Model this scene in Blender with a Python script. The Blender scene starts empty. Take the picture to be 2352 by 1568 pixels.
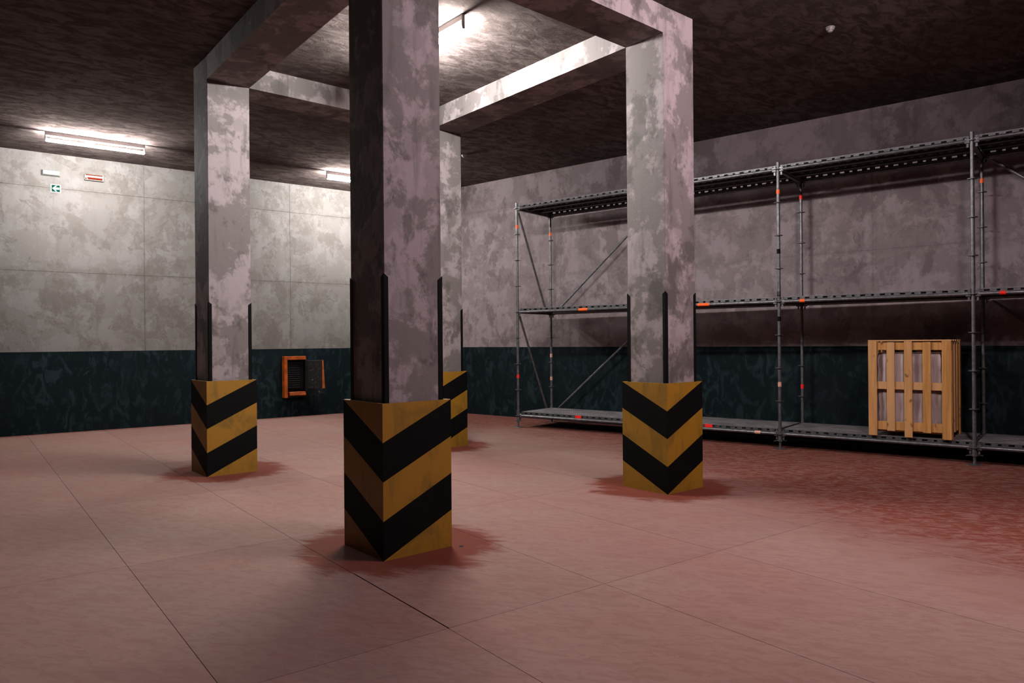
import bpy, bmesh, math, random
from mathutils import Matrix, Vector

random.seed(7)
scene = bpy.context.scene
COL = scene.collection
R = math.radians

# ------------------------------------------------------------------ camera
EYE = 1.652
cam_data = bpy.data.cameras.new('camera')
cam_data.sensor_width = 36.0
cam_data.lens = 36.0 * 1679.67 / 2352.0
cam_data.clip_start = 0.05
cam = bpy.data.objects.new('camera', cam_data)
COL.objects.link(cam)
cam.matrix_world = (Matrix.Translation((0, 0, EYE)) @ Matrix.Rotation(R(90.033), 4, 'X')
                    @ Matrix.Rotation(R(-0.48), 4, 'Z'))
scene.camera = cam

# ------------------------------------------------------------------ world, exposure
world = bpy.data.worlds.new('world')
scene.world = world
world.use_nodes = True
world.node_tree.nodes['Background'].inputs[0].default_value = (0, 0, 0, 1)
world.node_tree.nodes['Background'].inputs[1].default_value = 0.0
vs = scene.view_settings
vs.view_transform = 'Standard'
vs.look = 'None'
vs.exposure = 0.0
vs.gamma = 1.0
vs.use_curve_mapping = False

# light of the tubes (radiance of the glowing tube), one entry per fixture
WHITE = (1.0, 1.0, 0.965)
PINK = (1.0, 0.83, 0.88)
TUBE = {'wall_a': (WHITE, 760), 'wall_b': (WHITE, 890), 'bay': (WHITE, 1080),
        'near': (PINK, 1180)}

# ------------------------------------------------------------------ measured layout (metres)
ZC, ZB = 5.276, 4.984            # ceiling, underside of the beams
AX = R(40.08)                    # direction of the pillar grid
LWA, LWO = R(37.12), 16.23       # long back wall: direction, distance
RWA = R(-39.33)                  # right wall direction
SA = R(-38.11)                   # scaffold direction
S1 = Vector((0.1125, 14.157))
DADO = 1.539


def dirv(a):
    return Vector((math.cos(a), math.sin(a)))


ld, ln = dirv(LWA), dirv(LWA + math.pi / 2)
rd, rn = dirv(RWA), dirv(RWA + math.pi / 2)
sd, sn = dirv(SA), dirv(SA + math.pi / 2)
RW0 = S1 + sn * 1.4595           # a point of the right wall
RWO = RW0.dot(rn)
# corner of back wall and right wall
det = ln.x * rn.y - ln.y * rn.x
CORNER = Vector(((LWO * rn.y - ln.y * RWO) / det, (ln.x * RWO - LWO * rn.x) / det))
NEAR = -6.0                      # wall behind the camera (offset along ln)
SIDE = -8.5                      # wall at far left (offset along ld)


# ------------------------------------------------------------------ helpers
def mesh_obj(name, bm, mats, parent=None, smooth=False):
    me = bpy.data.meshes.new(name)
    bmesh.ops.recalc_face_normals(bm, faces=bm.faces)
    bm.to_mesh(me)
    bm.free()
    if not isinstance(mats, (list, tuple)):
        mats = [mats]
    for m in mats:
        me.materials.append(m)
    if smooth:
        for p in me.polygons:
            p.use_smooth = True
        try:
            me.set_sharp_from_angle(angle=R(35))
        except Exception:
            pass
    o = bpy.data.objects.new(name, me)
    COL.objects.link(o)
    if parent is not None:
        o.parent = parent
    return o


def share(name, src, parent, loc=(0, 0, 0), rot=(0, 0, 0)):
    o = bpy.data.objects.new(name, src.data)
    COL.objects.link(o)
    o.parent = parent
    o.location = loc
    o.rotation_euler = rot
    return o


def empty(name, loc=(0, 0, 0), rz=0.0):
    o = bpy.data.objects.new(name, None)
    COL.objects.link(o)
    o.empty_display_size = 0.2
    o.location = loc
    o.rotation_euler = (0, 0, rz)
    return o


def tag(o, label, cat, group=None):
    o['label'] = label
    o['category'] = cat
    if group:
        o['group'] = group
    return o


def struct(o, label=None):
    o['kind'] = 'structure'
    if label:
        o['label'] = label
    return o


def box(bm, x0, x1, y0, y1, z0, z1, mi=0, bev=0.0):
    v = [bm.verts.new((x, y, z)) for z in (z0, z1) for y in (y0, y1) for x in (x0, x1)]
    fs = []
    for q in ((0, 2, 3, 1), (4, 5, 7, 6), (0, 1, 5, 4), (2, 6, 7, 3), (0, 4, 6, 2), (1, 3, 7, 5)):
        f = bm.faces.new([v[i] for i in q])
        f.material_index = mi
        fs.append(f)
    if bev > 0:
        es = list({e for f in fs for e in f.edges})
        bmesh.ops.bevel(bm, geom=es, offset=bev, segments=1, affect='EDGES', profile=0.5)
    return v


def tube(bm, a, b, r, n=12, mi=0, r2=None):
    a, b = Vector(a), Vector(b)
    d = (b - a).normalized()
    u = d.orthogonal().normalized()
    w = d.cross(u)
    r2 = r if r2 is None else r2
    ra = [bm.verts.new(a + (u * math.cos(t) + w * math.sin(t)) * r)
          for t in [2 * math.pi * i / n for i in range(n)]]
    rb = [bm.verts.new(b + (u * math.cos(t) + w * math.sin(t)) * r2)
          for t in [2 * math.pi * i / n for i in range(n)]]
    for i in range(n):
        f = bm.faces.new((ra[i], ra[(i + 1) % n], rb[(i + 1) % n], rb[i]))
        f.material_index = mi
    bm.faces.new(ra[::-1]).material_index = mi
    bm.faces.new(rb).material_index = mi


def prism(bm, pts, z0, z1, mi=0):
    """extrude a polygon given in xy from z0 to z1"""
    a = [bm.verts.new((p[0], p[1], z0)) for p in pts]
    b = [bm.verts.new((p[0], p[1], z1)) for p in pts]
    n = len(pts)
    bm.faces.new(a[::-1]).material_index = mi
    bm.faces.new(b).material_index = mi
    for i in range(n):
        bm.faces.new((a[i], a[(i + 1) % n], b[(i + 1) % n], b[i])).material_index = mi


def dome(bm, r, h, n=20, rings=6, z=0.0):
    """half ellipsoid hanging down from z"""
    prev = None
    for k in range(rings):
        t = k / rings * math.pi / 2
        ring = [bm.verts.new((r * math.cos(t) * math.cos(a), r * math.cos(t) * math.sin(a), z - h * math.sin(t)))
                for a in [2 * math.pi * i / n for i in range(n)]]
        if prev:
            for i in range(n):
                bm.faces.new((prev[i], prev[(i + 1) % n], ring[(i + 1) % n], ring[i]))
        else:
            bm.faces.new(ring)
        prev = ring
    tip = bm.verts.new((0, 0, z - h))
    for i in range(n):
        bm.faces.new((prev[i], prev[(i + 1) % n], tip))


def clip(poly, n, off):
    """keep the side where p.n <= off"""
    out = []
    for i, p in enumerate(poly):
        q = poly[(i + 1) % len(poly)]
        dp, dq = p.dot(n) - off, q.dot(n) - off
        if dp <= 0:
            out.append(p)
        if (dp < 0 < dq) or (dq < 0 < dp):
            out.append(p + (q - p) * (dp / (dp - dq)))
    return out


# ------------------------------------------------------------------ node helpers
class NT:
    def __init__(self, name):
        self.m = bpy.data.materials.new(name)
        self.m.use_nodes = True
        self.t = self.m.node_tree
        self.t.nodes.clear()
        self.out = self.t.nodes.new('ShaderNodeOutputMaterial')
        self.b = self.t.nodes.new('ShaderNodeBsdfPrincipled')
        self.t.links.new(self.b.outputs[0], self.out.inputs[0])

    def n(self, kind, **kw):
        nd = self.t.nodes.new(kind)
        for k, v in kw.items():
            setattr(nd, k, v)
        return nd

    def set(self, sock, v):
        if isinstance(v, bpy.types.NodeSocket):
            self.t.links.new(v, sock)
        elif isinstance(v, (tuple, list)) and len(v) == 3 and sock.type == 'RGBA':
            sock.default_value = (*v, 1)
        else:
            sock.default_value = v

    def pos(self):
        return self.n('ShaderNodeNewGeometry').outputs['Position']

    def obj(self):
        return self.n('ShaderNodeTexCoord').outputs['Object']

    def rnd(self):
        return self.n('ShaderNodeObjectInfo').outputs['Random']

    def scale(self, vec, s, add=None):
        nd = self.n('ShaderNodeMapping')
        self.set(nd.inputs['Vector'], vec)
        nd.inputs['Scale'].default_value = s
        if add is not None:
            self.set(nd.inputs['Location'], add)
        return nd.outputs[0]

    def rotz(self, vec, a):
        nd = self.n('ShaderNodeMapping')
        self.set(nd.inputs['Vector'], vec)
        nd.inputs['Rotation'].default_value = (0, 0, a)
        return nd.outputs[0]

    def noise(self, vec, sc, det=6.0, rough=0.55, dist=0.0):
        nd = self.n('ShaderNodeTexNoise')
        self.set(nd.inputs['Vector'], vec)
        nd.inputs['Scale'].default_value = sc
        nd.inputs['Detail'].default_value = det
        nd.inputs['Roughness'].default_value = rough
        nd.inputs['Distortion'].default_value = dist
        return nd.outputs[0]

    def ramp(self, v, lo, hi, a=0.0, b=1.0):
        nd = self.n('ShaderNodeMapRange', interpolation_type='SMOOTHSTEP')
        self.set(nd.inputs[0], v)
        for i, x in zip((1, 2, 3, 4), (lo, hi, a, b)):
            self.set(nd.inputs[i], x)
        return nd.outputs[0]

    def mix(self, f, a, b):
        nd = self.n('ShaderNodeMix', data_type='RGBA')
        self.set(nd.inputs[0], f)
        self.set(nd.inputs[6], a)
        self.set(nd.inputs[7], b)
        return nd.outputs[2]

    def math(self, op, a, b=0.0):
        nd = self.n('ShaderNodeMath', operation=op)
        self.set(nd.inputs[0], a)
        self.set(nd.inputs[1], b)
        return nd.outputs[0]

    def sep(self, v):
        nd = self.n('ShaderNodeSeparateXYZ')
        self.set(nd.inputs[0], v)
        return nd.outputs

    def bump(self, h, strength, dist=0.01):
        nd = self.n('ShaderNodeBump')
        self.set(nd.inputs['Height'], h)
        nd.inputs['Strength'].default_value = strength
        nd.inputs['Distance'].default_value = dist
        self.t.links.new(nd.outputs[0], self.b.inputs['Normal'])

    def done(self, color=None, rough=0.8, metal=0.0, spec=None):
        if color is not None:
            self.set(self.b.inputs['Base Color'], color)
        self.set(self.b.inputs['Roughness'], rough)
        self.set(self.b.inputs['Metallic'], metal)
        if spec is not None:
            self.set(self.b.inputs['Specular IOR Level'], spec)
        return self.m


def plaster_color(t, p, dark, mid, light, fine=0.5):
    """trowelled plaster: cloudy patches with crisp edges, dark stains, vertical streaks"""
    a = t.ramp(t.noise(p, 1.9, 10, 0.66, 0.15), 0.47, 0.54)
    b = t.ramp(t.noise(t.scale(p, (1, 1, 0.7), (7.3, 2.1, 4.4)), 4.2, 9, 0.68, 0.25), 0.50, 0.58)
    c = t.ramp(t.noise(t.scale(p, (1, 1, 0.75), (3.0, 9.0, 1.0)), 1.9, 11, 0.68, 0.2), 0.53, 0.60)
    s = t.noise(t.scale(p, (9, 9, 1.1)), 1.0, 5, 0.6, 0.2)
    col = t.mix(a, mid, light)
    col = t.mix(t.math('MULTIPLY', b, 0.45), col, mid)
    col = t.mix(t.math('MULTIPLY', c, 0.70), col, dark)
    col = t.mix(t.ramp(s, 0.52, 0.75, 0, fine), col, dark)
    return col, a, c, s


def mat_plaster(name, dark, mid, light, bump=0.25):
    t = NT(name)
    p = t.pos()
    col, a, c, s = plaster_color(t, p, dark, mid, light)
    h = t.math('ADD', t.noise(p, 14, 6, 0.6, 0.6), t.math('MULTIPLY', a, 0.35))
    t.bump(h, bump, 0.012)
    return t.done(col, 0.78, spec=0.3)


def mat_wall(name, dark, mid, light, stain=0.8):
    """cast wall plaster: stains run along the formwork joints every 3.0 m and at the lifts"""
    t = NT(name)
    p = t.pos()
    col, a, c, s = plaster_color(t, p, dark, mid, light, 0.35)
    x, y, z = t.sep(t.obj())
    dx = t.math('ABSOLUTE', t.math('SUBTRACT', t.math('FLOORED_MODULO', t.math('ADD', x, 1.5), 3.0), 1.5))
    wob = t.noise(p, 1.7, 6, 0.6, 0.5)
    best = None
    for zz in (3.05, 4.63):
        dz = t.math('ABSOLUTE', t.math('SUBTRACT', z, zz))
        m = t.ramp(dz, 0.01, t.math('MULTIPLY', t.ramp(wob, 0.40, 0.66), 0.19), 1, 0)
        best = m if best is None else t.math('MAXIMUM', best, m)
    m = t.ramp(dx, 0.01, t.math('MULTIPLY', t.ramp(wob, 0.42, 0.68), 0.17), 1, 0)
    best = t.math('MAXIMUM', best, m)
    gr = t.ramp(t.noise(p, 9, 6, 0.7, 1.0), 0.35, 0.65, 0.15, 1.0)
    col = t.mix(t.math('MULTIPLY', t.math('MULTIPLY', best, gr), stain), col, dark)
    h = t.math('ADD', t.noise(p, 11, 7, 0.65, 0.8), t.math('MULTIPLY', a, 0.3))
    t.bump(h, 0.3, 0.014)
    return t.done(col, 0.8, spec=0.3)


def mat_dado():
    t = NT('dado_paint')
    p = t.pos()
    v = t.noise(t.scale(p, (1, 1, 0.55)), 5.5, 7, 0.62, 1.2)
    w = t.noise(p, 1.1, 4, 0.5, 0.3)
    col = t.mix(t.ramp(v, 0.48, 0.62), (0.0036, 0.0078, 0.0094), (0.0125, 0.0205, 0.0245))
    col = t.mix(t.ramp(w, 0.42, 0.66, 0, 0.7), col, (0.0045, 0.0078, 0.0108))
    col = t.mix(t.ramp(t.noise(t.scale(p, (14, 14, 4)), 1, 6, 0.7, 0.4), 0.60, 0.74, 0, 0.8), col, (0.024, 0.031, 0.036))
    t.bump(t.noise(p, 16, 6, 0.6, 0.8), 0.25, 0.01)
    return t.done(col, 0.7, spec=0.06)


def mat_ceiling():
    t = NT('ceiling_plaster')
    p = t.pos()
    q = t.scale(t.rotz(p, -LWA), (0.8, 1.6, 1))
    v = t.noise(q, 4.2, 9, 0.70, 0.9)
    w = t.noise(p, 0.6, 4, 0.5)
    col = t.mix(t.ramp(v, 0.40, 0.62), (0.066, 0.050, 0.047), (0.140, 0.112, 0.107))
    col = t.mix(t.ramp(w, 0.40, 0.62, 0, 0.5), col, (0.062, 0.049, 0.044))
    t.bump(t.noise(q, 3.6, 10, 0.7, 1.8), 0.7, 0.05)
    return t.done(col, 1.0, spec=0.0)


def mat_floor():
    t = NT('dusty_red_board')
    p = t.pos()
    x, y, z = t.sep(p)
    big = t.noise(p, 0.55, 5, 0.55, 0.4)
    q = t.scale(t.rotz(p, R(20)), (1.0, 2.6, 1))
    fine = t.noise(q, 7.0, 9, 0.68, 1.0)
    mid = t.noise(q, 1.8, 8, 0.65, 0.9)
    # bare red paint: swept rings round the pillars, the strip along the rack
    bare = None
    for c in PILLARS.values():
        ctr = c + ex * 0.266 + ey * 0.266
        nd = t.n('ShaderNodeVectorMath', operation='DISTANCE')
        t.set(nd.inputs[0], t.scale(p, (1, 1, 0)))
        nd.inputs[1].default_value = (ctr.x, ctr.y, 0)
        m = t.ramp(t.math('ADD', nd.outputs['Value'], t.math('MULTIPLY', t.math('SUBTRACT', mid, 0.5), 0.8)),
                   0.66, 0.88, 1, 0)
        bare = m if bare is None else t.math('MAXIMUM', bare, m)
    dist = t.math('SUBTRACT', RWO, t.math('ADD', t.math('MULTIPLY', x, rn.x), t.math('MULTIPLY', y, rn.y)))
    al = t.math('ADD', t.math('MULTIPLY', t.math('SUBTRACT', x, RW0.x), rd.x),
                t.math('MULTIPLY', t.math('SUBTRACT', y, RW0.y), rd.y))
    g = t.math('SUBTRACT', dist, t.math('MULTIPLY', t.ramp(al, 0, 11, 0, 1), 5.0))
    g = t.math('ADD', g, t.math('MULTIPLY', t.math('SUBTRACT', mid, 0.5), 3.0))
    strip = t.ramp(g, 0.9, 3.2, 1.0, 0)
    dl = t.math('SUBTRACT', LWO, t.math('ADD', t.math('MULTIPLY', x, ln.x), t.math('MULTIPLY', y, ln.y)))
    strip = t.math('MAXIMUM', strip, t.ramp(t.math('ADD', dl, t.math('MULTIPLY', t.math('SUBTRACT', mid, 0.5), 0.8)), 0.05, 0.3, 0.8, 0))
    bare = t.math('MAXIMUM', bare, t.math('MULTIPLY', strip, t.ramp(fine, 0.42, 0.54, 0.35, 1)))
    dust = t.mix(t.ramp(big, 0.35, 0.65), (0.216, 0.119, 0.102), (0.216, 0.135, 0.115))
    dust = t.mix(t.ramp(fine, 0.40, 0.56), t.mix(0.32, dust, (0.14, 0.058, 0.047)), dust)
    dust = t.mix(t.ramp(t.noise(q, 16, 7, 0.7, 1.2), 0.58, 0.72, 0, 0.35), dust, (0.29, 0.205, 0.185))
    dust = t.mix(t.ramp(mid, 0.5, 0.66, 0, 0.3), dust, (0.17, 0.085, 0.072))
    red = t.mix(fine, (0.100, 0.021, 0.012), (0.125, 0.033, 0.021))
    col = t.mix(bare, dust, red)
    hsv = t.n('ShaderNodeHueSaturation')
    t.set(hsv.inputs['Color'], col)
    t.set(hsv.inputs['Value'], t.ramp(t.rnd(), 0, 1, 0.95, 1.05))
    t.bump(fine, 0.06, 0.01)
    return t.done(hsv.outputs[0], t.ramp(fine, 0.3, 0.7, 0.8, 0.9), spec=0.1)


def mat_paint(name, col, dirt, amt=0.4, rough=0.55, spec=0.3):
    t = NT(name)
    p = t.pos()
    v = t.noise(t.scale(p, (7, 7, 1.6)), 1.0, 7, 0.66, 0.5)
    w = t.noise(p, 2.2, 7, 0.65, 0.6)
    c = t.mix(t.ramp(v, 0.48, 0.70, 0, amt), col, dirt)
    c = t.mix(t.ramp(w, 0.52, 0.68, 0, amt), c, dirt)
    t.bump(t.noise(p, 25, 5, 0.6), 0.1, 0.004)
    return t.done(c, rough, spec=spec)


def mat_plain(name, col, rough=0.6, metal=0.0, var=0.15, sc=9.0, spec=0.4):
    t = NT(name)
    v = t.noise(t.pos(), sc, 5, 0.6)
    d = tuple(max(0, c * (1 - var)) for c in col)
    l = tuple(min(1, c * (1 + var)) for c in col)
    return t.done(t.mix(t.ramp(v, 0.35, 0.65), d, l), rough, metal, spec)


def mat_galv(name, col, rough):
    t = NT(name)
    p = t.pos()
    v = t.noise(p, 18, 6, 0.65, 0.4)
    w = t.noise(t.scale(p, (1, 1, 0.3)), 40, 4, 0.6)
    c = t.mix(t.ramp(v, 0.4, 0.65), tuple(k * 0.62 for k in col), col)
    c = t.mix(t.ramp(w, 0.62, 0.76, 0, 0.3), c, tuple(min(1, k * 1.4) for k in col))
    return t.done(c, rough, 0.7, 0.5)


def mat_deck():
    """galvanised plank sheet with rows of punched grip holes"""
    t = NT('punched_steel_sheet')
    o = t.obj()
    x, y, z = t.sep(o)
    sx = t.math('ABSOLUTE', t.math('SUBTRACT', t.math('FRACT', t.math('MULTIPLY', x, 1 / 0.045)), 0.5))
    row = t.math('MULTIPLY', t.math('FLOORED_MODULO', t.math('FLOOR', t.math('MULTIPLY', y, 1 / 0.032)), 2.0), 0.5)
    sx = t.math('ABSOLUTE', t.math('SUBTRACT', t.math('FRACT', t.math('ADD', t.math('MULTIPLY', x, 1 / 0.045), row)), 0.5))
    sy = t.math('ABSOLUTE', t.math('SUBTRACT', t.math('FRACT', t.math('MULTIPLY', y, 1 / 0.032)), 0.5))
    d = t.math('SQRT', t.math('ADD', t.math('MULTIPLY', sx, sx), t.math('MULTIPLY', t.math('MULTIPLY', sy, sy), 0.6)))
    hole = t.ramp(d, 0.17, 0.24, 1, 0)
    v = t.noise(t.pos(), 4, 6, 0.65, 0.5)
    c = t.mix(t.ramp(v, 0.4, 0.62), (0.17, 0.155, 0.155), (0.30, 0.275, 0.28))
    c = t.mix(hole, c, (0.035, 0.03, 0.03))
    t.bump(t.ramp(d, 0.15, 0.42, 1, 0), 0.35, 0.006)
    return t.done(c, 0.55, 0.35, 0.4)


def mat_wood():
    t = NT('pine_board')
    o = t.obj()
    r = t.rnd()
    cmb = t.n('ShaderNodeCombineXYZ')
    t.set(cmb.inputs[0], t.math('MULTIPLY', r, 31.0))
    t.set(cmb.inputs[1], t.math('MULTIPLY', r, 17.0))
    t.set(cmb.inputs[2], t.math('MULTIPLY', r, 53.0))
    g = t.noise(t.scale(o, (26, 26, 1.3), cmb.outputs[0]), 1, 5, 0.6, 0.6)
    k = t.noise(t.scale(o, (9, 9, 4.5), cmb.outputs[0]), 1, 2, 0.4, 0.3)
    c = t.mix(t.ramp(g, 0.35, 0.66), (0.33, 0.146, 0.034), (0.47, 0.23, 0.066))
    c = t.mix(t.ramp(r, 0, 1, 0, 0.65), c, (0.48, 0.27, 0.13))
    c = t.mix(t.ramp(k, 0.66, 0.72, 0, 0.85), c, (0.12, 0.04, 0.014))
    t.bump(g, 0.12, 0.004)
    return t.done(c, 0.6, spec=0.3)


def mat_wrap():
    t = NT('milky_plastic_wrap')
    o = t.obj()
    v = t.noise(t.scale(o, (9, 9, 0.9)), 1, 5, 0.55, 0.5)
    w = t.noise(t.scale(o, (1.5, 1.5, 6)), 1, 4, 0.5, 0.4)
    c = t.mix(t.ramp(v, 0.35, 0.65), (0.24, 0.175, 0.16), (0.46, 0.36, 0.335))
    t.bump(t.math('ADD', v, t.math('MULTIPLY', w, 0.5)), 0.6, 0.03)
    return t.done(c, 0.4, spec=0.3)


def mat_film():
    t = NT('clear_plastic_film')
    tr = t.n('ShaderNodeBsdfTransparent')
    gl = t.n('ShaderNodeBsdfGlossy')
    gl.inputs['Roughness'].default_value = 0.12
    gl.inputs['Color'].default_value = (0.9, 0.88, 0.85, 1)
    mx = t.n('ShaderNodeMixShader')
    v = t.noise(t.obj(), 14, 5, 0.6, 1.5)
    t.set(mx.inputs[0], t.ramp(v, 0.56, 0.68, 0.01, 0.45))
    bp = t.n('ShaderNodeBump')
    t.set(bp.inputs['Height'], v)
    bp.inputs['Strength'].default_value = 1.0
    bp.inputs['Distance'].default_value = 0.08
    t.t.links.new(bp.outputs[0], gl.inputs['Normal'])
    t.t.links.new(tr.outputs[0], mx.inputs[1])
    t.t.links.new(gl.outputs[0], mx.inputs[2])
    t.t.links.new(mx.outputs[0], t.out.inputs[0])
    t.t.nodes.remove(t.b)
    return t.m


def mat_glow(name, col, power):
    t = NT(name)
    e = t.n('ShaderNodeEmission')
    e.inputs[0].default_value = (*col, 1)
    e.inputs[1].default_value = power
    t.t.links.new(e.outputs[0], t.out.inputs[0])
    t.t.nodes.remove(t.b)
    return t.m


ex, ey = dirv(AX), dirv(AX + math.pi / 2)
PILLARS = {'front': Vector((-0.9779, 5.5985)), 'right': Vector((1.6616, 7.904)),
           'left': Vector((-3.8042, 9.1807)), 'back': Vector((-1.2004, 11.3683))}

M_PILLAR = mat_plaster('trowelled_concrete', (0.058, 0.048, 0.045), (0.133, 0.111, 0.108), (0.252, 0.207, 0.211))
M_WALL = mat_wall('cast_wall_plaster', (0.092, 0.079, 0.070), (0.132, 0.118, 0.111), (0.156, 0.141, 0.136))
M_WALL_R = mat_wall('mauve_wall_plaster', (0.100, 0.074, 0.075), (0.170, 0.131, 0.135), (0.222, 0.175, 0.182), 0.5)
M_WALL_D = mat_wall('dark_low_bounce_plaster', (0.02, 0.016, 0.016), (0.04, 0.033, 0.033), (0.05, 0.042, 0.042), 0.5)  # tone of the unseen walls, set dark to cut bounce light
M_DADO = mat_dado()
M_CEIL = mat_ceiling()
M_FLOOR = mat_floor()
M_SUB = mat_plain('dark_subfloor', (0.02, 0.014, 0.012), 0.9)
M_YELLOW = mat_paint('yellow_paint', (0.255, 0.122, 0.0085), (0.105, 0.062, 0.010), 0.55)
M_BLACK = mat_paint('black_paint', (0.0035, 0.0033, 0.0035), (0.006, 0.0055, 0.004), 0.3, 0.6, 0.06)
M_RUBBER = mat_plain('black_rubber', (0.003, 0.003, 0.003), 0.7, spec=0.08)
M_STEEL = mat_galv('galvanised_tube', (0.165, 0.160, 0.165), 0.42)
M_STEEL_D = mat_galv('dull_galvanised_steel', (0.13, 0.125, 0.13), 0.5)
M_DECK = mat_deck()
M_ORANGE = mat_plain('orange_tape', (0.85, 0.115, 0.012), 0.5, 0, 0.05)
M_RED = mat_plain('red_tape', (0.75, 0.012, 0.008), 0.5, 0, 0.05)
M_PALE = mat_plain('worn_pale_tape', (0.55, 0.28, 0.2), 0.6, 0, 0.3, 60)
M_WOOD = mat_wood()
M_WRAP = mat_wrap()
M_FILM = mat_film()
M_CABINET = mat_plain('orange_cabinet_paint', (0.30, 0.058, 0.006), 0.5, 0, 0.3, 7, spec=0.2)
M_CABBLACK = mat_plain('black_cabinet_plastic', (0.004, 0.004, 0.004), 0.5, spec=0.15)
M_WHITE = mat_plain('white_plastic', (0.17, 0.163, 0.155), 0.4, 0, 0.03)
M_CORAL = mat_plain('coral_red_print', (0.085, 0.011, 0.0045), 0.8, 0, 0.05, spec=0.03)
M_GREEN = mat_plain('safety_green_print', (0.0, 0.027, 0.018), 0.8, 0, 0.05, spec=0.03)
M_HOUSING = mat_plain('grey_lamp_housing', (0.20, 0.18, 0.18), 0.5, 0, 0.05)

# ------------------------------------------------------------------ structure: floor, ceiling, walls
# room outline in plan
d2 = ln.x * rn.y - ln.y * rn.x
P_NR = Vector(((NEAR * rn.y - ln.y * RWO) / d2, (ln.x * RWO - NEAR * rn.x) / d2))
P_LB = ln * LWO + ld * SIDE
P_NL = ln * NEAR + ld * SIDE
OUT = [P_NL, P_NR, CORNER, P_LB]

bm = bmesh.new()
prism(bm, OUT, -0.20, -0.022)
floor = struct(mesh_obj('floor', bm, M_SUB), 'dusty red floor of large joined boards')

# boards 1.25 x 2.5 m laid square to the back wall, thin open joints
c0 = Vector((2.43, 3.48))                                # a joint crossing in the pillar grid
c0 = ex * c0.x + ey * c0.y
ca, cn = c0.dot(ld), c0.dot(ln)
for i in range(-12, 16):
    for j in range(-5, 7):
        x0, x1 = ca + i * 1.25, ca + (i + 1) * 1.25
        y0, y1 = cn + j * 2.5, cn + (j + 1) * 2.5
        g = 0.0019
        q = [ld * (x0 + g) + ln * (y0 + g), ld * (x1 - g) + ln * (y0 + g),
             ld * (x1 - g) + ln * (y1 - g), ld * (x0 + g) + ln * (y1 - g)]
        if i == 0 and j == 0:                            # half of this joint stands open
            w = 0.0085
            q = [ld * (x0 + w) + ln * (y0 + g)] + q[1:] + [ld * (x0 + g) + ln * (y0 + 1.30),
                                                          ld * (x0 + w) + ln * (y0 + 1.27)]
        for n, off in ((rn, RWO - 0.001), (ln, LWO - 0.001), (-ln, -NEAR - 0.001), (-ld, -SIDE - 0.001)):
            q = clip(q, n, off) if q else q
        if len(q) < 3:
            continue
        cen = sum(q, Vector((0, 0))) / len(q)
        bm = bmesh.new()
        prism(bm, [p - cen for p in q], -0.021, 0.0)
        o = mesh_obj('floor_board', bm, M_FLOOR, floor)
        o.location = (cen.x, cen.y, 0)
# small anchor hole next to the front pillar
bm = bmesh.new()
tube(bm, (0, 0, 0.0003), (0, 0, 0.0012), 0.021, 14)
o = mesh_obj('anchor_hole', bm, M_RUBBER, floor)
hole = Vector((-0.425, 5.93))
o.location = (hole.x, hole.y, 0)

bm = bmesh.new()
prism(bm, OUT, ZC, ZC + 0.2)
ceiling = struct(mesh_obj('ceiling', bm, M_CEIL), 'dark rough plastered concrete ceiling')

ROWS = [(0.0, DADO, 1), (DADO, 3.05, 0), (3.05, 4.63, 0), (4.63, ZC, 0)]


def wall(name, label, p0, ang, length, phase, mat, gap):
    """p0 start, ang direction; room lies on the -y side of the local frame"""
    bm = bmesh.new()
    box(bm, 0, length, 0.02, 0.22, -0.02, ZC)
    w = struct(mesh_obj(name, bm, M_SUB), label)
    w.location = (p0.x, p0.y, 0)
    w.rotation_euler = (0, 0, ang)
    cuts = [0.0]
    k = math.ceil(phase / 3.0)
    while k * 3.0 - phase < length:
        if k * 3.0 - phase > 0.05:
            cuts.append(k * 3.0 - phase)
        k += 1
    cuts.append(length)
    for a, b in zip(cuts[:-1], cuts[1:]):
        for z0, z1, dd in ROWS:
            bm = bmesh.new()
            gz = 0.0 if dd else gap
            # verts carry the running wall coordinate, so joints and stains line up
            box(bm, a + gap + phase, b - gap + phase, 0.0 if not dd else 0.003, 0.02, z0 + (0.0 if z0 in (0.0, DADO) else gap), z1 - (0.0 if z1 in (DADO, ZC) else gap))
            o = mesh_obj('wall_panel', bm, M_DADO if dd else mat, w)
            o.location = (-phase, 0, 0)
    return w


# back-left wall
wall('wall_left', 'pale cast concrete wall with dark teal painted base, behind the left pillar',
     P_LB, LWA, CORNER.dot(ld) - SIDE, SIDE, M_WALL, 0.0022)
wall('wall_right', 'mauve grey plastered wall with dark teal base behind the scaffold rack',
     CORNER, RWA, (P_NR - CORNER).length, 1.2, M_WALL_R, 0.0008)
wall('wall_near', 'plain unseen plastered wall, darkened to cut bounce light, with teal base, opposite the back wall',
     P_NR, LWA + math.pi, (P_NR - P_NL).length, 0.0, M_WALL_D, 0.0008)
wall('wall_side', 'plain unseen plastered wall, darkened to cut bounce light, with teal base at the far left',
     P_NL, LWA + math.pi / 2, (P_LB - P_NL).length, 0.0, M_WALL_D, 0.0008)

# ------------------------------------------------------------------ pillars and beams
W = 0.533
CO, CH = 0.049, 1.1916
GH = 2.189


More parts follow.
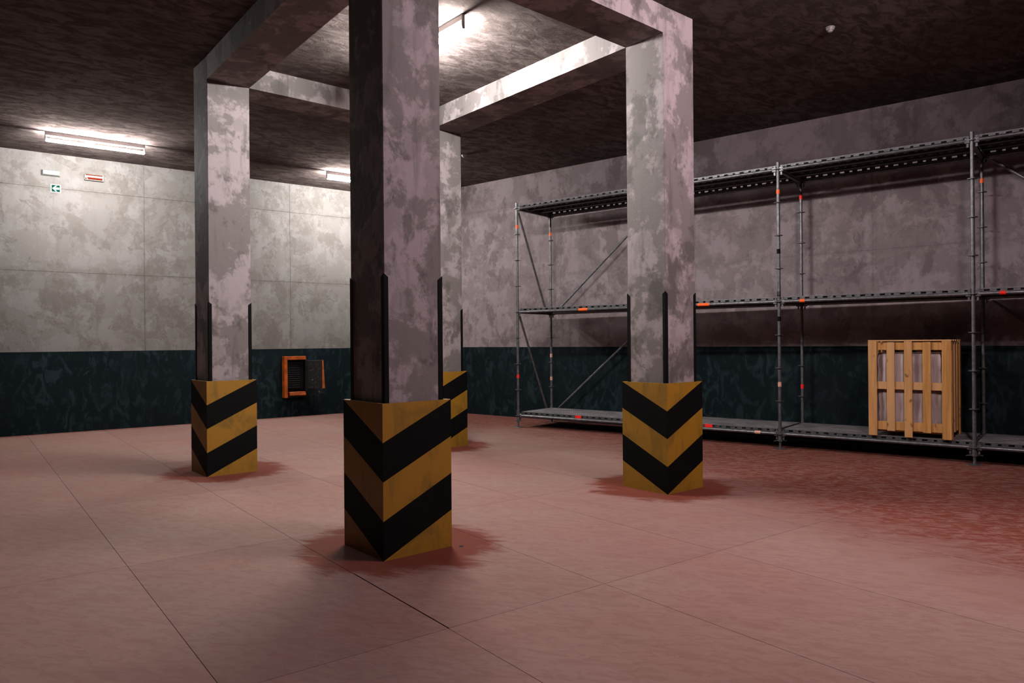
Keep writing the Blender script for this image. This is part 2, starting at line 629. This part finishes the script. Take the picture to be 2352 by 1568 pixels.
def stripe_faces(bm, o, d, W_, H):
    """one collar face: o = top near corner (xy), d = direction along the face; quarter-height stripes"""
    q = H / 4.0
    # t = 4*(H-z)/H + s ; bands between integers
    def pt(s, z):
        return (o[0] + d[0] * s * W_, o[1] + d[1] * s * W_, z)
    for k in range(0, 5):
        lo, hi = k, k + 1
        # polygon of {s in 0..1, u in 0..4 : lo <= u + s <= hi}
        poly = []
        for s, u in ((0, lo), (0, hi), (1, hi - 1), (1, lo - 1)):
            poly.append(Vector((s, u)))
        poly = clip(poly, Vector((0, 1)), 4.0)
        poly = clip(poly, Vector((0, -1)), 0.0)
        cl = []
        for p in poly:
            if not cl or (p - cl[-1]).length > 1e-6:
                cl.append(p)
        if len(cl) > 1 and (cl[0] - cl[-1]).length < 1e-6:
            cl.pop()
        if len(cl) < 3:
            continue
        f = bm.faces.new([bm.verts.new(pt(p.x, H - p.y * q)) for p in cl])
        f.material_index = k % 2


PLABEL = {
    'front': 'nearest square concrete pillar with yellow and black striped collar, dark left face',
    'right': 'square concrete pillar with striped collar standing in front of the scaffold rack',
    'left': 'leftmost square concrete pillar with striped collar, near the long pale wall',
    'back': 'farthest square concrete pillar with striped collar, half hidden behind the nearest pillar'}

for key, c in PILLARS.items():
    t = empty('pillar', (c.x, c.y, 0), AX)
    tag(t, PLABEL[key], 'pillar', 'four striped pillars carrying the beams')
    bm = bmesh.new()
    box(bm, 0, W, 0, W, 0.0, ZC, bev=0.006)
    mesh_obj('shaft', bm, M_PILLAR, t)
    # collar: four boards round the foot, outside painted with rising stripes
    a0, a1 = -CO, W + CO
    wd = a1 - a0
    th = 0.021
    bm = bmesh.new()
    stripe_faces(bm, (a0, a0), (1, 0), wd, CH)
    stripe_faces(bm, (a0, a0), (0, 1), wd, CH)
    stripe_faces(bm, (a1, a1), (-1, 0), wd, CH)
    stripe_faces(bm, (a1, a1), (0, -1), wd, CH)
    i0, i1 = a0 + th, a1 - th
    ring_o = [(a0, a0), (a1, a0), (a1, a1), (a0, a1)]
    ring_i = [(i0, i0), (i1, i0), (i1, i1), (i0, i1)]
    for k in range(4):
        n = (k + 1) % 4
        for z in (0.0, CH):
            bm.faces.new([bm.verts.new((*p, z)) for p in (ring_o[k], ring_o[n], ring_i[n], ring_i[k])])
        bm.faces.new([bm.verts.new((*p, z)) for p, z in
                      ((ring_i[k], 0), (ring_i[n], 0), (ring_i[n], CH), (ring_i[k], CH))])
    bmesh.ops.remove_doubles(bm, verts=bm.verts, dist=1e-5)
    o = mesh_obj('collar', bm, [M_YELLOW, M_BLACK], t)
    o['label'] = 'yellow and black striped protective collar'
    # black corner guards with bevelled tops
    lg, tk = 0.036, 0.005
    for sx, sy in ((0, 0), (1, 0), (1, 1), (0, 1)):
        bm = bmesh.new()
        for axis in (0, 1):
            prof = [(-tk, 0.01), (lg, 0.01), (lg, GH - 0.03), (-tk, GH)]
            va, vb = [], []
            for u, z in prof:
                if axis == 0:
                    va.append(bm.verts.new((u, -tk, z)))
                    vb.append(bm.verts.new((u, 0.0005, z)))
                else:
                    va.append(bm.verts.new((-tk, u, z)))
                    vb.append(bm.verts.new((0.0005, u, z)))
            bm.faces.new(va)
            bm.faces.new(vb[::-1])
            for k in range(4):
                bm.faces.new((va[k], va[(k + 1) % 4], vb[(k + 1) % 4], vb[k]))
        g = mesh_obj('corner_guard', bm, M_RUBBER, t)
        g.location = (sx * W, sy * W, 0)
        g.rotation_euler = (0, 0, {(0, 0): 0, (1, 0): R(90), (1, 1): R(180), (0, 1): R(270)}[(sx, sy)])


def beam(a, b, label):
    """flush beam between two pillars"""
    pa, pb = PILLARS[a], PILLARS[b]
    along_x = (pb - pa).dot(ex) > 1.5
    if along_x:
        q = [pa + ex * W, pb, pb + ey * W, pa + ex * W + ey * W]
    else:
        q = [pa + ey * W, pa + ex * W + ey * W, pb + ex * W, pb]
    cen = sum(q, Vector((0, 0))) / 4
    bm = bmesh.new()
    prism(bm, [p - cen for p in q], 0, ZC - ZB)
    o = mesh_obj('ceiling_beam', bm, M_PILLAR)
    o.location = (cen.x, cen.y, ZB)
    return tag(o, label, 'beam', 'beams joining the four pillars')


beam('front', 'right', 'concrete ceiling beam from nearest pillar to the pillar before the scaffold')
beam('front', 'left', 'concrete ceiling beam from nearest pillar to the leftmost pillar')
beam('right', 'back', 'brightly lit concrete ceiling beam from farthest pillar to pillar before the scaffold')
beam('left', 'back', 'concrete ceiling beam from leftmost pillar to farthest pillar')


# ------------------------------------------------------------------ fluorescent lamps
def lamp(key, mid, ang, label):
    col, power = TUBE[key]
    t = empty('ceiling_lamp', (mid.x, mid.y, ZC), ang)
    tag(t, label, 'lamp', 'fluorescent tube lamps on the ceiling')
    bm = bmesh.new()
    box(bm, -0.77, 0.77, -0.022, 0.022, -0.075, 0.0, bev=0.006)
    mesh_obj('housing', bm, M_HOUSING, t)
    for s in (-1, 1):
        bm = bmesh.new()
        box(bm, s * 0.76 - 0.012, s * 0.76 + 0.012, -0.02, 0.02, -0.162, -0.07, bev=0.005)
        mesh_obj('end_cap', bm, M_HOUSING, t)
    bm = bmesh.new()
    tube(bm, (-0.748, 0, -0.148), (0.748, 0, -0.148), 0.026, 14)
    mesh_obj('tube', bm, mat_glow('tube_glow_' + key, col, power), t, smooth=True)


lamp('wall_a', ld * 1.95 + ln * (LWO - 1.66), LWA, 'glowing tube lamp on ceiling above the green arrow sign')
lamp('wall_b', ld * 6.95 + ln * (LWO - 1.66), LWA, 'glowing tube lamp near the back wall, left of nearest pillar')
lamp('bay', ex * 4.81 + ey * 7.27, AX + math.pi / 2, 'glowing tube lamp on ceiling inside the square of beams')
lamp('near', ex * 6.0 + ey * 1.4, AX + R(10.6), 'glowing tube lamp on ceiling on the near side of the pillars')

# ------------------------------------------------------------------ scaffold rack
SC = empty('scaffold_rack', (S1.x, S1.y, 0), SA)
tag(SC, 'long galvanised steel scaffold with three plank levels along the right wall', 'scaffold')
Z0, BAY, DEP, NB = 0.2268, 2.5006, 1.1221, 4
LV = [Z0, Z0 + 2.0, Z0 + 4.0]
TR = 0.0242

bm = bmesh.new()
tube(bm, (0, 0, Z0 - 0.07), (0, 0, Z0 + 4.11), TR, 12)
tube(bm, (0, 0, Z0 - 0.09), (0, 0, Z0 + 0.10), TR + 0.006, 12)
tube(bm, (0, 0, Z0 + 2.10), (0, 0, Z0 + 2.25), TR + 0.002, 12)
std0 = mesh_obj('standard', bm, M_STEEL, SC, smooth=True)
bm = bmesh.new()
pts = []
for i in range(16):
    a = 2 * math.pi * i / 16
    r = 0.062 if i % 4 in (0, 1) else 0.052
    pts.append((r * math.cos(a), r * math.sin(a)))
prism(bm, pts, -0.005, 0.005)
ros0 = mesh_obj('rosette', bm, M_STEEL_D, std0)
bm = bmesh.new()
box(bm, -0.075, 0.075, -0.075, 0.075, 0.0, 0.008, bev=0.002)
tube(bm, (0, 0, 0.006), (0, 0, Z0 - 0.05), 0.0185, 10)
tube(bm, (0, 0, Z0 - 0.115), (0, 0, Z0 - 0.085), 0.034, 10)
for s in (-1, 1):
    tube(bm, (s * 0.03, 0, Z0 - 0.1), (s * 0.10, s * 0.02, Z0 - 0.106), 0.008, 8)
jack0 = mesh_obj('base_jack', bm, M_STEEL, std0)
bm = bmesh.new()
tube(bm, (0, 0, -0.032), (0, 0, 0.032), TR + 0.002, 12)
tape0 = mesh_obj('orange_tape', bm, M_ORANGE, std0, smooth=True)
used = {'s': 0, 'r': 0, 'j': 0, 't': 0}
# tape bands, black cable clamps, one pale clamp tie: (frame, row) -> [(height above first rosette, material)]
TAPES = {(0, 0): [(3.65, M_ORANGE), (0.76, M_RED)], (0, 1): [(3.63, M_ORANGE), (0.67, M_PALE), (1.14, M_PALE)],
         (2, 0): [(3.66, M_ORANGE), (0.75, M_PALE), (2.12, M_RUBBER), (1.74, M_RUBBER), (2.76, M_RUBBER)], (2, 1): [(3.75, M_RED), (0.66, M_RED)],
         (1, 0): [(3.65, M_ORANGE)], (1, 1): [(3.64, M_ORANGE)],
         (3, 1): [(3.66, M_ORANGE)], (4, 0): [(3.6, M_ORANGE)]}
STDS = {}
for i in range(NB + 1):
    for j in (0, 1):
        if not used['s']:
            s = std0
        else:
            s = share('standard', std0, SC)
        used['s'] += 1
        s.location = (i * BAY, j * DEP, 0)
        STDS[(i, j)] = s
        for k in range(9):
            if not used['r']:
                o = ros0
            else:
                o = share('rosette', ros0, s)
            used['r'] += 1
            o.location = (0, 0, Z0 + 0.5 * k)
            o.rotation_euler = (0, 0, 0.2)
        if not used['j']:
            o = jack0
        else:
            o = share('base_jack', jack0, s)
        used['j'] += 1
        o.rotation_euler = (0, 0, 0.3 * ((i * 3 + j * 5) % 4))
        for zz, m in TAPES.get((i, j), []):
            if m is M_ORANGE and not used['t']:
                o = tape0
                used['t'] = 1
            elif m is M_ORANGE:
                o = share('orange_tape', tape0, s)
            else:
                bm = bmesh.new()
                tube(bm, (0, 0, -0.036), (0, 0, 0.036), TR + 0.002, 12)
                o = mesh_obj({M_RED: 'red_tape', M_RUBBER: 'black_clamp'}.get(m, 'worn_tape'), bm, m, s, smooth=True)
            o.location = (0, 0, Z0 + zz)


def head(bm, at, dx, dy):
    """wedge head clamped on a rosette, reaching along (dx,dy)"""
    x, y, z = at
    if dx:
        x0, x1 = sorted((x + dx * 0.022, x + dx * 0.085))
        box(bm, x0, x1, y - 0.02, y + 0.02, z - 0.036, z + 0.036, bev=0.006)
        xm = x + dx * 0.05
        box(bm, xm - 0.012, xm + 0.012, y - 0.004, y + 0.004, z - 0.085, z + 0.06)
    else:
        y0, y1 = sorted((y + dy * 0.022, y + dy * 0.085))
        box(bm, x - 0.02, x + 0.02, y0, y1, z - 0.036, z + 0.036, bev=0.006)
        ym = y + dy * 0.05
        box(bm, x - 0.004, x + 0.004, ym - 0.012, ym + 0.012, z - 0.085, z + 0.06)


led0 = tra0 = plk0 = None
LEDG = {}
for li, z in enumerate(LV):
    for i in range(NB):
        for j in (0, 1):
            if led0 is None:
                bm = bmesh.new()
                tube(bm, (0.06, 0, 0), (BAY - 0.06, 0, 0), TR, 12)
                head(bm, (0, 0, 0), 1, 0)
                head(bm, (BAY, 0, 0), -1, 0)
                led0 = mesh_obj('ledger', bm, M_STEEL, SC, smooth=True)
                o = led0
            else:
                o = share('ledger', led0, SC)
            o.location = (i * BAY, j * DEP, z)
            LEDG[(li, i, j)] = o
    for i in range(NB + 1):
        if tra0 is None:
            bm = bmesh.new()
            box(bm, -0.024, 0.024, 0.06, DEP - 0.06, -0.026, 0.024, bev=0.004)
            head(bm, (0, 0, 0), 0, 1)
            head(bm, (0, DEP, 0), 0, -1)
            tra0 = mesh_obj('transom', bm, M_STEEL_D, SC)
            o = tra0
        else:
            o = share('transom', tra0, SC)
        o.location = (i * BAY, 0, z)

# plank: punched top sheet, slotted side flanges, stiffening ribs, end hooks
PW, PH = 0.335, 0.062
bm = bmesh.new()
L0, L1 = 0.035, BAY - 0.035
box(bm, L0, L1, 0, PW, PH - 0.003, PH, 0)
for ys in (0.0, PW - 0.004):
    box(bm, L0, L1, ys, ys + 0.004, PH - 0.016, PH - 0.003, 1)
    box(bm, L0, L1, ys, ys + 0.004, 0.0, 0.022, 1)
    x = L0
    k = 0
    while x < L1:
        solid = 0.075
        xe = min(L1, x + solid)
        box(bm, x, xe, ys, ys + 0.004, 0.022, PH - 0.016, 1)
        x = xe + (0.038 if k % 2 else 0.066)
        k += 1
box(bm, L0, L1, 0.004, 0.03, 0.0, 0.003, 1)
box(bm, L0, L1, PW - 0.03, PW - 0.004, 0.0, 0.003, 1)
for yr in (PW * 0.36, PW * 0.64):
    box(bm, L0 + 0.05, L1 - 0.05, yr - 0.012, yr + 0.012, PH - 0.022, PH - 0.003, 1)
for xe in (L0, L1 - 0.01):
    box(bm, xe, xe + 0.01, 0.004, PW - 0.004, -0.012, PH - 0.003, 1)
for yy in (0.06, PW - 0.06):
    box(bm, 0.005, L0 + 0.004, yy - 0.02, yy + 0.02, 0.028, 0.042, 1)
    box(bm, L1 - 0.004, BAY - 0.005, yy - 0.02, yy + 0.02, 0.028, 0.042, 1)
plk0 = mesh_obj('deck_plank', bm, [M_DECK, M_STEEL_D], SC)
first = True
for li, z in enumerate(LV):
    for i in range(NB):
        for k in range(3):
            if first:
                o = plk0
                first = False
            else:
                o = share('deck_plank', plk0, SC)
            o.location = (i * BAY, 0.052 + k * (PW + 0.006), z + 0.012)


def brace(a, b):
    bm = bmesh.new()
    a, b = Vector(a), Vector(b)
    d = (b - a).normalized()
    tube(bm, a + d * 0.05, b - d * 0.05, 0.0212, 10)
    for p, s in ((a, 1), (b, -1)):
        tube(bm, p + d * s * 0.02, p + d * s * 0.09, 0.013, 8)
    mesh_obj('diagonal_brace', bm, M_STEEL, SC, smooth=True)


yb = DEP + 0.05
for lo in (0, 1):
    za, zb2 = LV[lo] + 0.03, LV[lo + 1] - 0.03
    brace((0.10, yb, za), (BAY - 0.10, yb, zb2))                       # rear face, first bay
    brace((3 * BAY + 0.10, yb, zb2), (4 * BAY - 0.10, yb, za))         # rear face, last bay
    brace((-0.045, 0.10, zb2), (-0.045, DEP - 0.10, za))                # far end frame
# tape on ledgers and planks: (level, bay, x in bay, material, length)
for li, i, x, m, ln_, nm in ((0, 0, 1.345, M_RED, 0.13, 'red_tape'), (1, 0, 1.505, M_ORANGE, 0.19, 'orange_tape'),
                             (1, 1, 1.30, M_ORANGE, 0.20, 'orange_tape'), (0, 1, 1.345, M_RED, 0.13, 'red_tape'),
                             (0, 1, 2.16, M_PALE, 0.09, 'worn_tape'),
                             (1, 2, 0.343, M_ORANGE, 0.075, 'orange_tape'), (1, 3, 0.32, M_RED, 0.07, 'red_tape')):
    bm = bmesh.new()
    if m is M_RED and li == 0:
        box(bm, x - ln_ / 2, x + ln_ / 2, 0.044, 0.0515, 0.014, 0.070)
    else:
        tube(bm, (x - ln_ / 2, 0, 0), (x + ln_ / 2, 0, 0), TR + 0.002, 12)
    mesh_obj(nm, bm, m, LEDG[(li, i, 0)])

# ------------------------------------------------------------------ slatted wooden crate on the lowest planks
DZ = LV[0] + 0.012 + PH
cr = Vector((5.815, 9.68)) - sd * 1.015
CR = empty('wooden_crate', (cr.x, cr.y, DZ), SA)
tag(CR, 'pine slatted crate holding a plastic wrapped load on the lowest scaffold deck', 'crate')
CW, CD, CHT = 1.02, 0.95, 1.315


def board(name, x0, x1, y0, y1, z0, z1):
    bm = bmesh.new()
    cx, cy, cz = (x0 + x1) / 2, (y0 + y1) / 2, (z0 + z1) / 2
    box(bm, x0 - cx, x1 - cx, y0 - cy, y1 - cy, z0 - cz, z1 - cz, bev=0.002)
    o = mesh_obj(name, bm, M_WOOD, CR)
    o.location = (cx, cy, cz)
    return o


bw = 0.098
xs = [0.0, 0.236, 0.452, 0.676, 0.902]
for k, x in enumerate(xs):
    foot = k % 2 == 0
    w_ = bw + (0.012 if k in (0, 4) else 0)
    board('upright_board', x, x + w_, 0.0, 0.022, 0.0 if foot else 0.075, CHT - (0.012 if k in (1, 3) else 0.0))
for z0, z1 in ((0.085, 0.205), (0.65, 0.755), (1.195, 1.30)):
    board('rail', 0.004, CW - 0.004, 0.024, 0.046, z0, z1)
# side frames
for x in (CW - 0.024, 0.002):
    for k, y in enumerate((0.05, 0.30, 0.55, 0.80)):
        board('upright_board', x, x + 0.022, y, y + 0.10, 0.0 if k in (0, 3) else 0.075, CHT - 0.004)
for x in (CW - 0.048, 0.026):
    for z0, z1 in ((0.085, 0.205), (0.65, 0.755), (1.195, 1.30)):
        board('rail', x, x + 0.02, 0.05, CD - 0.03, z0, z1)
# rear frame and lid slats
for k, x in enumerate(xs):
    board('upright_board', x, x + bw, CD - 0.022, CD, 0.0 if k % 2 == 0 else 0.075, CHT - 0.004)
for z0, z1 in ((0.085, 0.205), (0.65, 0.755), (1.195, 1.30)):
    board('rail', 0.05, CW - 0.05, CD - 0.045, CD - 0.024, z0, z1)
for y in (0.0, 0.21, 0.425, 0.64, 0.85):
    board('lid_slat', 0.0, CW, y, y + 0.10, CHT + 0.0005, CHT + 0.018)
for y in (0.06, 0.43, 0.80):
    board('floor_slat', 0.05, CW - 0.05, y, y + 0.09, 0.06, 0.082)

bm = bmesh.new()
# bulging wrapped columns side by side under one film: a rounded box with pleats
nx, nz = 40, 14
x0, x1, y0, y1, z0, z1 = 0.075, CW - 0.075, 0.085, CD - 0.09, 0.0, 1.07
grid = []
loop = []
for i in range(nx):
    u = i / nx
    a = u * 2 * math.pi
    # superellipse outline
    ca_, sa_ = math.cos(a), math.sin(a)
    e = 0.22
    px = (x0 + x1) / 2 + (x1 - x0) / 2 * math.copysign(abs(ca_) ** e, ca_)
    py = (y0 + y1) / 2 + (y1 - y0) / 2 * math.copysign(abs(sa_) ** e, sa_)
    loop.append((px, py))
rows = []
for k in range(nz + 1):
    z = z0 + (z1 - z0) * k / nz
    row = []
    for i, (px, py) in enumerate(loop):
        s = 1.0 - 0.012 * (math.sin(i * 2.3 + k * 0.35) + math.sin(k * 1.9))
        s -= 0.03 if k in (0, nz) else 0
        row.append(bm.verts.new(((px - CW / 2) * s + CW / 2, (py - CD / 2) * s + CD / 2, z)))
    rows.append(row)
for k in range(nz):
    for i in range(nx):
        bm.faces.new((rows[k][i], rows[k][(i + 1) % nx], rows[k + 1][(i + 1) % nx], rows[k + 1][i]))
bm.faces.new(rows[0][::-1])
bm.faces.new(rows[-1])
ld_o = mesh_obj('wrapped_load', bm, M_WRAP, smooth=True)
ld_o.location = (cr.x, cr.y, DZ + 0.083)
ld_o.rotation_euler = (0, 0, SA)
tag(ld_o, 'load in milky white plastic film inside the pine crate', 'package')


# ------------------------------------------------------------------ things on the back wall
def on_left(name, a, z, d=0.0):
    """Empty on the back wall; local x along wall, local -y into the room"""
    p = ld * a + ln * (LWO - d)
    return empty(name, (p.x, p.y, z), LWA)


# white emergency light
t = on_left('emergency_light', 1.41, 4.905)
tag(t, 'blank white emergency light box on wall above the green arrow sign', 'emergency light')
bm = bmesh.new()
box(bm, -0.15, 0.15, -0.03, 0.0, -0.055, 0.055, bev=0.008)
mesh_obj('base', bm, M_WHITE, t)
bm = bmesh.new()
box(bm, -0.142, 0.142, -0.062, -0.029, -0.047, 0.05, bev=0.014)
mesh_obj('cover', bm, M_WHITE, t)

# red and white illuminated sign, unlit
t = on_left('warning_sign', 2.12, 4.905)
tag(t, 'white sign box with coral red stripes on wall below the tube lamp', 'sign')
bm = bmesh.new()
box(bm, -0.165, 0.165, -0.05, 0.0, -0.06, 0.055, bev=0.008)
mesh_obj('casing', bm, M_WHITE, t)
bm = bmesh.new()
box(bm, -0.15, 0.14, -0.056, -0.049, 0.032, 0.050)
mesh_obj('upper_stripe', bm, M_CORAL, t)
bm = bmesh.new()
v = [(-0.105, -0.046), (0.14, -0.046), (0.14, -0.004), (-0.125, -0.004)]
a = [bm.verts.new((x, -0.056, z)) for x, z in v]
b = [bm.verts.new((x, -0.049, z)) for x, z in v]
bm.faces.new(a)
bm.faces.new(b[::-1])
for k in range(4):
    bm.faces.new((a[k], a[(k + 1) % 4], b[(k + 1) % 4], b[k]))
mesh_obj('lower_stripe', bm, M_CORAL, t)
bm = bmesh.new()
v = [(-0.152, -0.046), (-0.122, -0.046), (-0.142, -0.010), (-0.152, -0.010)]
a = [bm.verts.new((x, -0.056, z)) for x, z in v]
b = [bm.verts.new((x, -0.049, z)) for x, z in v]
bm.faces.new(a)
bm.faces.new(b[::-1])
for k in range(4):
    bm.faces.new((a[k], a[(k + 1) % 4], b[(k + 1) % 4], b[k]))
mesh_obj('corner_mark', bm, M_CORAL, t)

# green arrow sign
t = on_left('arrow_sign', 1.485, 4.625)
tag(t, 'small square green sign with white arrow pointing left', 'sign')
bm = bmesh.new()
box(bm, -0.085, 0.085, -0.006, 0.0, -0.078, 0.078, bev=0.0015)
mesh_obj('backing_plate', bm, M_WHITE, t)
bm = bmesh.new()
box(bm, -0.066, 0.066, -0.0085, -0.0055, -0.062, 0.062)
mesh_obj('green_panel', bm, M_GREEN, t)
bm = bmesh.new()
AR = [(-0.058, 0.0), (-0.002, 0.054), (0.024, 0.054), (-0.008, 0.022), (0.058, 0.022), (0.058, -0.022),
      (-0.008, -0.022), (0.024, -0.054), (-0.002, -0.054)]
a = [bm.verts.new((x, -0.0105, z)) for x, z in AR]
b = [bm.verts.new((x, -0.008, z)) for x, z in AR]
bm.faces.new(a)
bm.faces.new(b[::-1])
for k in range(len(AR)):
    bm.faces.new((a[k], a[(k + 1) % len(AR)], b[(k + 1) % len(AR)], b[k]))
mesh_obj('arrow', bm, M_WHITE, t)

# orange wall cabinet, open, with wrapped door
t = on_left('wall_cabinet', 5.79, 0.44)
tag(t, 'open orange wall cabinet with black ribbed inside and film wrapped door', 'cabinet')
D0 = 0.16
bm = bmesh.new()
box(bm, 0.0, 0.56, -0.012, -0.001, 0.0, 0.93)
mesh_obj('back_plate', bm, M_CABBLACK, t)
for nm, q in (('side_frame', (0.0, 0.075, 0.0, 0.93)), ('top_frame', (0.076, 0.50, 0.85, 0.93))):
    bm = bmesh.new()
    box(bm, q[0], q[1], -D0, -0.012, q[2], q[3], bev=0.006)
    mesh_obj(nm, bm, M_CABINET, t)
bm = bmesh.new()
box(bm, 0.076, 0.50, -D0 + 0.02, -0.012, 0.0, 0.04, bev=0.004)
mesh_obj('bottom_frame', bm, M_CABBLACK, t)
bm = bmesh.new()
box(bm, 0.115, 0.49, -D0 - 0.02, -0.02, 0.045, 0.09, bev=0.008)
box(bm, 0.115, 0.49, -D0 + 0.005, -0.02, 0.092, 0.125, bev=0.008)
mesh_obj('orange_handle_bar', bm, M_CABINET, t)
bm = bmesh.new()
box(bm, 0.485, 0.52, -D0, -0.012, 0.126, 0.849, bev=0.004)
mesh_obj('divider', bm, M_CABBLACK, t)
bm = bmesh.new()
box(bm, 0.09, 0.40, -0.085, -0.012, 0.19, 0.80, bev=0.01)
core = mesh_obj('core_block', bm, M_CABBLACK, t)
for k in range(12):
    bm = bmesh.new()
    box(bm, 0.10, 0.36, -0.105, -0.084, 0, 0.018, bev=0.004)
    o = mesh_obj('rib', bm, M_CABBLACK, core)
    o.location = (0, 0, 0.22 + k * 0.048)
for k in range(5):
    bm = bmesh.new()
    tube(bm, (0.415 + 0.012 * k, -0.06 - 0.012 * (k % 3), 0.16), (0.40 + 0.015 * k, -0.07, 0.83), 0.008, 8)
    mesh_obj('cable', bm, M_CABBLACK, t, smooth=True)
# door leaf swung out to the right
dr = empty('door', (0.535, -D0 + 0.03, 0.19), R(-22))
dr.parent = t
bm = bmesh.new()
box(bm, 0.0, 0.335, -0.02, 0.0, 0.0, 0.64, bev=0.006)
mesh_obj('door_leaf', bm, M_CABBLACK, dr)
bm = bmesh.new()
v = [(0.336, 0.0), (0.392, 0.0), (0.362, 0.64), (0.336, 0.64)]
a = [bm.verts.new((x, -0.03, z)) for x, z in v]
b = [bm.verts.new((x, 0.002, z)) for x, z in v]
bm.faces.new(a)
bm.faces.new(b[::-1])
for k in range(4):
    bm.faces.new((a[k], a[(k + 1) % 4], b[(k + 1) % 4], b[k]))
mesh_obj('door_edge', bm, M_CABINET, dr)
# crumpled clear film over the door
bm = bmesh.new()
rnd = random.Random(3)
nx, nz = 12, 22
g = [[bm.verts.new((-0.03 + 0.40 * i / nx + rnd.uniform(-.008, .008),
                    -0.045 - rnd.uniform(0, 0.045) * (1 if 0 < i < nx else 0.3),
                    -0.16 + 0.82 * k / nz + rnd.uniform(-.008, .008) - 0.04 * math.sin(i * 1.1) * (1 - k / nz)))
      for i in range(nx + 1)] for k in range(nz + 1)]
for k in range(nz):
    for i in range(nx):
        bm.faces.new((g[k][i], g[k][i + 1], g[k + 1][i + 1], g[k + 1][i]))
mesh_obj('plastic_film', bm, M_FILM, dr, smooth=False)


# ------------------------------------------------------------------ smoke detectors on the ceiling
def detector(x, y, label):
    t = empty('smoke_detector', (x, y, ZC))
    t.scale = (0.85, 0.85, 0.85)
    tag(t, label, 'smoke detector', 'smoke detectors on the ceiling')
    bm = bmesh.new()
    tube(bm, (0, 0, -0.018), (0, 0, 0.0), 0.062, 20)
    mesh_obj('mounting_base', bm, M_WHITE, t, smooth=True)
    bm = bmesh.new()
    tube(bm, (0, 0, -0.045), (0, 0, -0.018), 0.046, 20, r2=0.056)
    mesh_obj('body', bm, M_WHITE, t, smooth=True)
    bm = bmesh.new()
    dome(bm, 0.036, 0.026, z=-0.045)
    mesh_obj('sensor_dome', bm, M_HOUSING, t, smooth=True)


detector(3.73, 8.50, 'white smoke detector on the dark ceiling above the scaffold')
detector(-0.895, 14.13, 'small smoke detector on the ceiling just right of farthest pillar')
